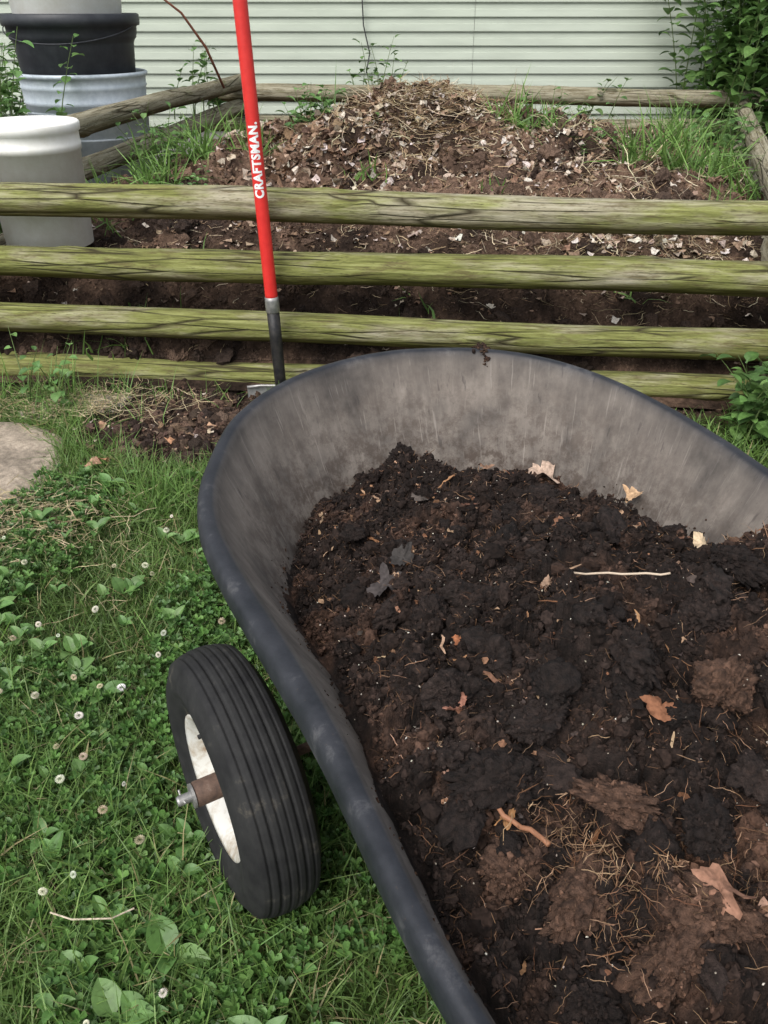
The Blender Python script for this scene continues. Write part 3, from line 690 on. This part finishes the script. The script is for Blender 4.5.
for a_,b_ in zip(xx,yy):
    th=b_/HR;p=base+ax*(a_*.232)+(fr*math.cos(th)+side*math.sin(th))*(HR+.0006);nv3.append(p[:])
for v_,p in zip(me.vertices,nv3): v_.co=p
me.materials.append(M_white);link(bpy.data.objects.new("lettering",me),shovel)
# ---------------------------------------------------------------- buckets
def bucketmat(name,a,b_,rough,metal=0,s=12):
    m,nt,b=newmat(name,rough,.4,metal)
    c=ramp(nt,noise(nt,coord(nt),s,6,.7),[(.35,a),(.75,b_)]);nt.links.new(c,b.inputs["Base Color"]);return m
M_wb=bucketmat("white_plastic",(.84,.84,.81),(.70,.68,.62),.5)
M_bb=bucketmat("black_plastic",(.018,.020,.026),(.04,.043,.05),.5)
M_gv=bucketmat("galvanized_steel",(.44,.50,.56),(.60,.66,.71),.5,.2,30)
def bucket(name,loc,prof,mat,handle=None,hmat=None):
    e_=empty(name);e_.location=loc
    V,F=lathe(prof,72);npmesh("shell",V,F,mat,None,True,e_)
    if handle:
        r,z,dr=handle
        P=[(r*1.02*math.cos(t),-r*1.03*math.sin(t),z-dr*math.sin(t)) for t in np.linspace(0,math.pi,24)]
        V,F=tube(P,.0035,8);npmesh("bail_handle",V,F,hmat or M_steel,None,True,e_)
        for s in(-1,1):
            V,F=lathe([(0,.012),(.016,.012),(.018,0)],14);V=V[:,[2,0,1]]*[s,1,1]+[s*(r-.004),0,z];npmesh("handle_ear_%d"%(1 if s<0 else 2),V,F,mat,None,False,e_)
    return e_
bk=bucket("white_bucket",(-1.375,3.50,.455),[(0,0),(.162,0),(.170,.004),(.182,.36),(.186,.36),(.188,.385),(.185,.39),(.185,.425),(.193,.43),(.194,.455),(.188,.462),(.182,.458),(.178,.43),(.165,.38)],M_wb)
V,F=lathe([(0,.452),(.17,.452),(.176,.456),(.182,.459)],60);npmesh("lid",V,F,M_wb,None,True,bk)
bucket("galvanized_tub",(-1.82,5.65,0.0),[(0,0),(.31,0),(.315,.01),(.335,.45),(.342,.46),(.337,.47),(.345,.60),(.352,.61),(.347,.62),(.350,.74),(.358,.75),(.352,.76),(.355,.79),(.363,.80),(.357,.81),(.362,.87),(.369,.88),(.364,.89),(.368,.93),(.38,.935),(.382,.95),(.372,.957),(.362,.95),(.33,.1),(0,.09)],M_gv)
bucket("black_planter_tub",(-1.83,5.63,.90),[(0,0),(.30,0),(.325,.02),(.340,.20),(.347,.22),(.358,.23),(.360,.242),(.364,.25),(.368,.29),(.386,.295),(.39,.32),(.388,.35),(.378,.355),(.36,.34),(.31,.05),(0,.04)],M_bb,(.372,.31,.10),M_bb)
bucket("white_bucket.001",(-1.84,5.63,1.215),[(0,0),(.29,0),(.30,.01),(.335,.33),(.35,.34),(.352,.37),(.34,.38),(.325,.37),(.27,.03),(0,.02)],M_wb)
# ---------------------------------------------------------------- stones
def stone(name,cx,cy,rx,ry,h,col,seed,sq=2.0):
    nu,nv=90,40;V=[];
    a=np.linspace(0,2*np.pi,nu,endpoint=False)
    out=1+.10*(fbm(np.cos(a)*1.5+seed,np.sin(a)*1.5,0,seed,3)-.5)*2
    f=(np.abs(np.cos(a))**sq+np.abs(np.sin(a))**sq)**(-1/sq)*out
    pr=[(t,h) for t in np.linspace(0.002,.93,nv-8)]+[(.96,h*.97),(.985,h*.88),(1.0,h*.7),(1.005,h*.4),(1.005,0),(1,-.03),(.99,-.05),(.98,-.06)]
    for j in range(nu):
        for t,z in pr:
            x=cx+rx*f[j]*t*math.cos(a[j]);y=cy+ry*f[j]*t*math.sin(a[j]);V.append((x,y,z))
    V=np.array(V);V[:,2]+=.016*(fbm(V[:,0]*9,V[:,1]*9,0,seed,4)-.5)*2*(V[:,2]>0)
    n=fbm(V[:,0]*12,V[:,1]*12,0,seed+3,4)[:,None]
    npmesh(name,V,gridF(nu,len(pr),True),M_stone,np.array(col)*(.4+1.2*n),True)
M_stone=attrmat("stone_mat",.9,.2,45,.55,1.25,bumpd=.004)
stone("stepping_stone",-1.41,2.33,.36,.38,.030,(.33,.275,.215),3)
stone("paving_stone",-1.05,2.86,.10,.07,.03,(.22,.21,.18),8,5)
stone("paving_stone.001",-1.24,2.80,.10,.08,.03,(.30,.27,.22),9,4)
# ---------------------------------------------------------------- grass
def instone(x,y): return (np.hypot((x+1.41)/.34,(y-2.33)/.36)<1)|((abs(x+1.05)<.07)&(abs(y-2.86)<.05))
def gp(N,x0,x1,y0,y1,thin=True):
    x=rng.uniform(x0,x1,N);y=rng.uniform(y0,y1,N)
    k=(rng.uniform(0,1,N)>dirtmask(x,y)*1.03)&~instone(x,y)&((y<fenceY(x)-.03)|(x<leftX(y)-.1)|(x>rightX(y)+.1))
    if thin: k&=rng.uniform(0,1,N)<.30+1.2*fbm(x*5,y*5,0,201,3)
    x,y=x[k],y[k];return x,y
def blade_T(c):
    T=[];ss=[0,.35,.7,1]
    for s_,w_ in zip(ss[:3],(1,.85,.55)):
        x=c*s_*s_;z=s_*(1-.35*c*s_)
        T+=[(x,-.5*w_,z),(x,.5*w_,z)]
    T.append((c,0,1-.35*c))
    return np.array(T),np.array([(0,1,3),(0,3,2),(2,3,5),(2,5,4),(4,5,6)])
def add_blades(bag,x,y,z,h,wid,C,tilt,curves=(.15,.5,.9,1.3)):
    idx=np.arange(len(x))%len(curves)
    for k,c in enumerate(curves):
        q=idx==k;T,F=blade_T(c);n=q.sum();H=h[q]
        if n==0: continue
        R=Rup(n,tilt)
        bag.add(*inst(T,F,np.stack([x[q],y[q],z[q]],1),R,np.stack([H,wid[q],H],1),C[q]))
gc=[(.105,.185,.042),(.13,.22,.053),(.085,.15,.036),(.17,.255,.078),(.11,.19,.055)]
B=Bag()
def gzone(N,x0,x1,y0,y1,h0,h1,w0,w1):
    x,y=gp(N,x0,x1,y0,y1);n=len(x);pn=fbm(x*2.5,y*2.5,0,210,3)[:,None]
    C=palette(n,gc,.25)*(.55+.9*pn);dry=rng.uniform(0,1,n)<.07;C[dry]=palette(dry.sum(),[(.36,.32,.17),(.28,.25,.12)])
    add_blades(B,x,y,gh(x,y)-.003,rng.uniform(h0,h1,n)*(.4+1.2*pn[:,0]),rng.uniform(w0,w1,n),C,.75)
gzone(60000,-1.35,.35,.15,1.9,.03,.095,.0018,.0045)
gzone(42000,-2.0,0.1,1.9,3.0,.03,.095,.002,.0045)
gzone(14000,.1,2.2,1.2,3.0,.03,.09,.004,.007)
gzone(14000,-5,4.5,-2,3.2,.04,.10,.006,.011)
gzone(12000,-7,7,2.9,8,.06,.16,.008,.015)
B.obj("grass",M_grass)
def tuft(bag,x,y,z,n,h,wd_,spread=.05,tilt=.6,cols=gc):
    xx=rng.normal(x,spread,n);yy=rng.normal(y,spread,n)
    add_blades(bag,xx,yy,np.full(n,z)-.01,rng.uniform(.5,1.1,n)*h,np.full(n,wd_)*rng.uniform(.6,1.2,n),palette(n,cols,.2),tilt)
B=Bag()
lg=[(.14,.25,.055),(.18,.31,.08),(.11,.20,.05)]
for x,y,n,h in [(-.66,2.18,220,.15),(-.72,2.10,160,.13),(-.55,2.22,90,.14),(-.80,2.2,90,.13),(-1.15,2.86,60,.24),(-1.3,2.9,60,.2),(-.95,2.70,45,.18),(-1.45,2.86,60,.25),(-1.1,2.62,80,.12),(-.9,2.45,70,.12),(-1.03,2.2,80,.10),(-1.0,2.5,60,.12),(-1.0,2.93,50,.16),(-.62,2.93,20,.14),(-.85,2.95,25,.15),(.9,2.6,80,.12),(1.2,2.5,80,.14),(-.95,1.95,60,.10),(-.6,1.75,60,.09),(-.1,.42,90,.12),(-.02,.36,60,.12),(-.45,.5,60,.11),(-.8,1.2,60,.09),(-.42,1.45,70,.11),(-.5,1.2,50,.10),(-.3,.75,60,.11),(-.6,.42,60,.11),(-1.0,1.5,60,.11),(-.28,1.75,70,.11),(-.15,2.3,80,.12),(-.75,.62,60,.11),(-.33,.55,60,.11),(-.55,1.02,50,.10)]:
    tuft(B,x,y,0,n,h,.0045,.05,.7,lg)
B.obj("grass_tuft",M_grass)
B=Bag()
for x,y,n,h in [(1.55,4.75,90,.40),(1.35,4.8,50,.34),(1.65,4.6,50,.32),(1.85,4.5,40,.3),(.72,5.0,70,.30),(.9,5.1,40,.26),(1.75,5.5,60,.34),(-.95,4.7,80,.30),(-1.1,4.3,70,.27),(-1.2,4.9,60,.34),(-.7,4.9,60,.28),(-.85,5.3,60,.30),(-1.3,4.1,40,.22),(.3,6.6,30,.35),(1.9,5.0,60,.32),(2.0,6.0,60,.35),(1.1,6.5,40,.35),(-.3,6.6,30,.35),(.0,6.4,30,.35),(-1.25,3.8,25,.15),(.15,3.2,8,.12),(-.9,3.25,8,.14),(-1.05,3.15,14,.2),(-.75,3.4,8,.12),(1.5,3.9,25,.22),(.95,3.2,8,.12),(-.1,4.4,14,.14),(.5,4.0,10,.12)]:
    tuft(B,x,y,float(hp(np.array([x]),np.array([y]))[0]),n,h,.011,.05,.9,lg)
B.obj("weed_grass",M_grass)
def clover_T():
    V=[];F=[]
    for k in range(3):
        a=k*2*math.pi/3;n=8;c0=len(V)
        V.append((.5*math.cos(a),.5*math.sin(a),.92))
        for i in range(n):
            b_=i/n*2*math.pi;rx=.5*math.cos(b_);ry=.40*math.sin(b_)*(1.1 if math.cos(b_)>0 else .9)
            if i==0: rx*=.86
            px=.5+rx;V.append((px*math.cos(a)-ry*math.sin(a),px*math.sin(a)+ry*math.cos(a),.92+.10*abs(ry)/.4+.10*px))
        for i in range(n): F.append((c0,c0+1+i,c0+1+(i+1)%n))
    c0=len(V);V+=[(-.04,0,0),(.04,0,0),(.03,0,.92),(-.03,0,.92)];F+=[(c0,c0+1,c0+2),(c0,c0+2,c0+3)]
    return np.array(V),np.array(F)
T,F=clover_T();B=Bag()
x,y=gp(24000,-1.5,.3,.2,2.3,False);k=fbm(x*3,y*3,0,220,3)>.47;x,y=x[k],y[k];n=len(x);s=rng.uniform(.007,.016,n)
k2=rng.uniform(0,1,n)<.7;x,y,s=x[k2],y[k2],s[k2];n=len(x)
B.add(*inst(T,F,np.stack([x,y,gh(x,y)],1),Rup(n,.45),np.stack([s,s,rng.uniform(.025,.06,n)],1),palette(n,[(.09,.185,.045),(.12,.23,.06),(.075,.155,.045)],.2)))
B.obj("clover_patch",M_leaf)
V=[];F=[]
for i in range(90):
    z=1-2*(i+.5)/90;r=math.sqrt(1-z*z);a=i*2.39996;d_=np.array([r*math.cos(a),r*math.sin(a),z*.85+.1]);u=np.cross(d_,[0,0,1.]);u/=np.linalg.norm(u);c0=len(V)
    w3=np.cross(d_,u)
    V+=[d_*.35,d_*.75+u*.12,d_*(1.0)+w3*.1,d_*.75-u*.12];F+=[(c0,c0+1,c0+2),(c0,c0+2,c0+3)]
TF=np.array(V),np.array(F)
B=Bag()
fl=[(-.62,1.22),(-.47,1.02),(-.55,.82),(-.42,.92),(-.60,.70),(-.66,.74),(-.42,.62),(-.50,.98),(-.5,1.40),(-.72,1.26),(-.35,.60),(-.66,1.32),(-.50,1.46),(-.32,.66),(-.46,.56),(-.68,.55),(-.28,.44),(-.2,.52),(-.38,1.52),(-.60,1.05),(-.8,1.5),(-.75,.9)]
fx=np.array([a for a,_ in fl]+list(rng.uniform(-1.2,-.35,34)));fy=np.array([b_ for _,b_ in fl]+list(rng.uniform(.6,2.0,34)))
n=len(fx);hh=rng.uniform(.05,.10,n);s=rng.uniform(.005,.0105,n)
B.add(*inst(TF[0],TF[1],np.stack([fx,fy,gh(fx,fy)+hh],1),Rup(n,.7),s[:,None]*rng.uniform(.8,1.15,(n,3)),palette(n,[(.75,.74,.62),(.8,.79,.72),(.62,.55,.40)],.08)))
for i in range(n):
    V,F=tube([(fx[i]+rng.normal(0,.006),fy[i]+rng.normal(0,.006),0),(fx[i],fy[i],hh[i]*.6),(fx[i],fy[i],hh[i])],.0009,5);B.add(V,F,(.10,.2,.06))
B.obj("clover_flowers",M_leaf)
def bl_T(fold,curl):
    V=[];F=[];n=9
    for i in range(n):
        t=i/(n-1);wdt=.36*math.sin(math.pi*min(1,t*.93+.07))**.8 if t>.18 else .05+.3*max(0,t-.08)
        if i==n-1:wdt=.004
        z=.25*math.sin(t*1.5)-curl*t*t
        V+=[(t,-wdt,z+fold*wdt),(t,-wdt*.5,z+fold*.35*wdt),(t,0,z-.01),(t,wdt*.5,z+fold*.35*wdt),(t,wdt,z+fold*wdt)]
    for i in range(n-1):
        for j in range(4):
            a=i*5+j;F+=[(a,a+1,a+6),(a,a+6,a+5)]
    return np.array(V),np.array(F)
B=Bag()
bc=((.12,.235,.065),(.145,.27,.08),(.10,.20,.055))
def rosette(x,y,n,L_,cols=bc,z0=None,lift=.25):
    for k in range(n):
        a=k*2.4+rng.uniform(-.3,.3);T,F=bl_T(rng.uniform(.1,.5),rng.uniform(.1,.35));el=rng.uniform(lift*.4,lift*1.8)
        A=np.array([math.cos(a)*math.cos(el),math.sin(a)*math.cos(el),math.sin(el)]);Bv=np.array([-math.sin(a),math.cos(a),0]);Cv=np.cross(A,Bv)
        R=np.stack([A,Bv,Cv],1)[None];s=L_*rng.uniform(.7,1.15)
        z=float(gh(np.array([x]),np.array([y]))[0]) if z0 is None else z0
        B.add(*inst(T,F,np.array([[x,y,z+.035]]),R,np.array([[s,s*rng.uniform(.6,.95),s]]),palette(1,cols,.12)))
for x,y,n,L_ in [(-.39,.64,3,.07),(-.33,.73,3,.065),(-.09,.52,4,.065),(-.17,.60,4,.06),(-.05,.60,3,.055),(-.60,1.3,4,.055),(-.68,1.38,4,.05),(-.78,1.45,4,.055),(-.5,1.55,4,.05),(-.35,1.62,4,.05),(-.95,1.6,4,.055),(-.62,.60,3,.05),(-.3,.98,3,.05),(-.72,1.1,4,.05),(-.9,1.25,4,.05),(-.55,1.9,4,.05),(-.8,1.95,4,.05),(-.98,2.0,4,.055),(-.45,.80,3,.045),(-.60,.95,3,.045)]:
    rosette(x,y,n,L_,lift=.45)
for i in range(230):
    x,y=rng.uniform(-1.4,-.1),rng.uniform(.4,2.3);rosette(x,y,rng.integers(2,5),rng.uniform(.022,.05),lift=.5)
B.obj("broadleaf_weeds",M_leaf)
B=Bag()
x,y=gp(1900,-2,.3,.3,3.0,False);n=len(x);add_fibers(B,np.stack([x,y,gh(x,y)+.03],1),rng.uniform(.04,.14,n),rng.uniform(.0006,.0015,n),palette(n,[(.42,.36,.22),(.3,.25,.14)]),.35)
xx=rng.normal(-1.12,.16,700);yy=rng.normal(2.02,.10,700);add_fibers(B,np.stack([xx,yy,gh(xx,yy)+.045],1),rng.uniform(.06,.16,700),rng.uniform(.0008,.002,700),palette(700,[(.45,.38,.24),(.35,.28,.16)]),.35)
xx=rng.normal(-1.1,.2,600);yy=rng.normal(2.80,.08,600);add_fibers(B,np.stack([xx,yy,gh(xx,yy)+.05],1),rng.uniform(.05,.15,600),rng.uniform(.0008,.002,600),palette(600,[(.45,.38,.24),(.35,.28,.16)]),.5)
xx=rng.normal(-.85,.3,260);yy=rng.normal(2.6,.2,260);add_chips(B,np.stack([xx,yy,gh(xx,yy)+.02],1),rng.uniform(.006,.02,260),palette(260,tan),.5)
xx=np.array([-.93,-.90,-.98,-.72,-.60]);yy=np.array([2.33,2.36,2.62,2.5,2.62]);add_chips(B,np.stack([xx,yy,xx*0+.05],1),np.array([.04,.03,.03,.025,.03]),palette(5,[(.38,.2,.11),(.42,.27,.17)]),.5)
V,F=tube([(-.53,.79,.07),(-.49,.775,.075),(-.43,.78,.07),(-.40,.80,.066)],.0014,6);B.add(V,F,(.55,.47,.36))
B.obj("dry_grass_litter",M_dry)
B=Bag()
def gcol(n): return palette(n,[(.040,.026,.02),(.065,.040,.028),(.028,.019,.015),(.095,.062,.045)],.25)
def gcr(N,cx,cy,sx,sy,s0,s1,sub=1):
    x=rng.normal(cx,sx,N);y=rng.normal(cy,sy,N);k=y<fenceY(x)-.04;x,y=x[k],y[k];add_crumbs(B,np.stack([x,y,gh(x,y)+.001],1),rng.uniform(s0,s1,len(x)),gcol(len(x)),sub)
gcr(9000,-.72,2.75,.22,.17,.002,.008);gcr(450,-.7,2.75,.25,.17,.008,.026,2);gcr(1500,-.45,2.85,.15,.06,.003,.012);gcr(2500,.2,2.8,.8,.08,.004,.012)
B.obj("spilled_soil",M_crumb)
# ---------------------------------------------------------------- leafy plants
def plant(name,x,y,z,h,stems,leafL,spread,cols,nl=14,lean=.35,w=.55,seed=0):
    r=np.random.default_rng(seed);B=Bag();T,F=bl_T(.25,.25)
    for s in range(stems):
        a=r.uniform(0,6.28);H=h*r.uniform(.6,1.05);bx,by=x+r.normal(0,spread*.35),y+r.normal(0,spread*.35);ln=lean*H*r.uniform(.3,1.2)
        pt_=lambda t:np.array([bx+math.cos(a)*ln*t**1.6,by+math.sin(a)*ln*t**1.6,z+H*t*(1-.08*t)])
        V_,F_=tube([pt_(t) for t in np.linspace(0,1,8)],np.linspace(.006,.0015,8)*min(1,h+.3),6);B.add(V_,F_,(.11,.16,.05))
        N=int(nl*r.uniform(.7,1.2));P=[];R=[];S=[]
        for k in range(N):
            t=.12+.88*(k+.5)/N;p=pt_(t);b_=k*2.4+r.uniform(-.5,.5);el=r.uniform(-.5,.55)
            A=np.array([math.cos(b_)*math.cos(el),math.sin(b_)*math.cos(el),math.sin(el)]);Bv=np.array([-math.sin(b_),math.cos(b_),r.uniform(-.3,.3)]);Bv/=np.linalg.norm(Bv);Cv=np.cross(A,Bv)
            s_=leafL*r.uniform(.6,1.15)*(1-.35*t);P.append(p+A*leafL*.15);R.append(np.stack([A,Bv,Cv],1));S.append([s_,s_*w*2,s_])
        B.add(*inst(T,F,np.array(P),np.array(R),np.array(S),palette(N,cols,.25)))
    return B.obj(name,M_leaf)
g2=[(.10,.19,.05),(.13,.24,.065),(.075,.145,.042)]
g3=[(.12,.23,.07),(.16,.28,.09),(.09,.18,.05)]
plant("leafy_bush",2.85,7.30,0,2.4,54,.16,.70,g2,54,.30,.45,1)
plant("leafy_bush.001",3.4,7.2,0,2.0,32,.15,.5,g2,42,.3,.42,2)
plant("leafy_bush.002",-2.18,4.90,0,1.28,30,.11,.32,g3,28,.22,.5,3)
plant("leafy_bush.003",-2.6,6.8,0,1.4,22,.13,.6,g2,26,.3,.55,9)
plant("leafy_weed",1.32,2.62,0,.32,26,.09,.18,g2,10,.55,.5,4)
plant("leafy_weed.001",-.42,5.05,.66,.30,14,.085,.13,g3,10,.5,.45,5)
plant("leafy_weed.002",-1.12,4.9,.5,.36,16,.07,.22,g3,9,.5,.45,6)
plant("leafy_weed.003",-.05,7.3,.3,.82,14,.1,.22,g2,16,.3,.5,7)
plant("leafy_weed.004",-1.22,2.80,0,.30,6,.06,.15,g3,7,.6,.5,8)
plant("leafy_weed.005",1.5,6.9,.35,.55,9,.1,.35,g3,12,.4,.5,10)
plant("leafy_weed.006",-1.32,6.6,.6,.5,6,.1,.2,g3,10,.4,.5,12)
plant("leafy_weed.007",1.2,5.2,.55,.18,9,.06,.2,g3,7,.5,.5,14)
plant("leafy_weed.008",-.15,4.9,.66,.14,6,.05,.1,g3,7,.5,.5,15)
plant("leafy_weed.009",2.1,5.6,.45,.38,14,.09,.3,g3,9,.5,.5,16)
plant("leafy_weed.010",-.9,4.2,.5,.16,7,.05,.2,g3,7,.5,.5,17)
B=Bag();V,F=tube([(-1.12,6.5,.8),(-1.2,6.4,1.05),(-1.32,6.3,1.25),(-1.5,6.2,1.4),(-1.75,6.2,1.55)],[.009,.009,.008,.006,.004],7);B.add(V,F,(.2,.075,.045));B.obj("bare_branch",M_attr,True)
print("OBJS",len(bpy.data.objects))
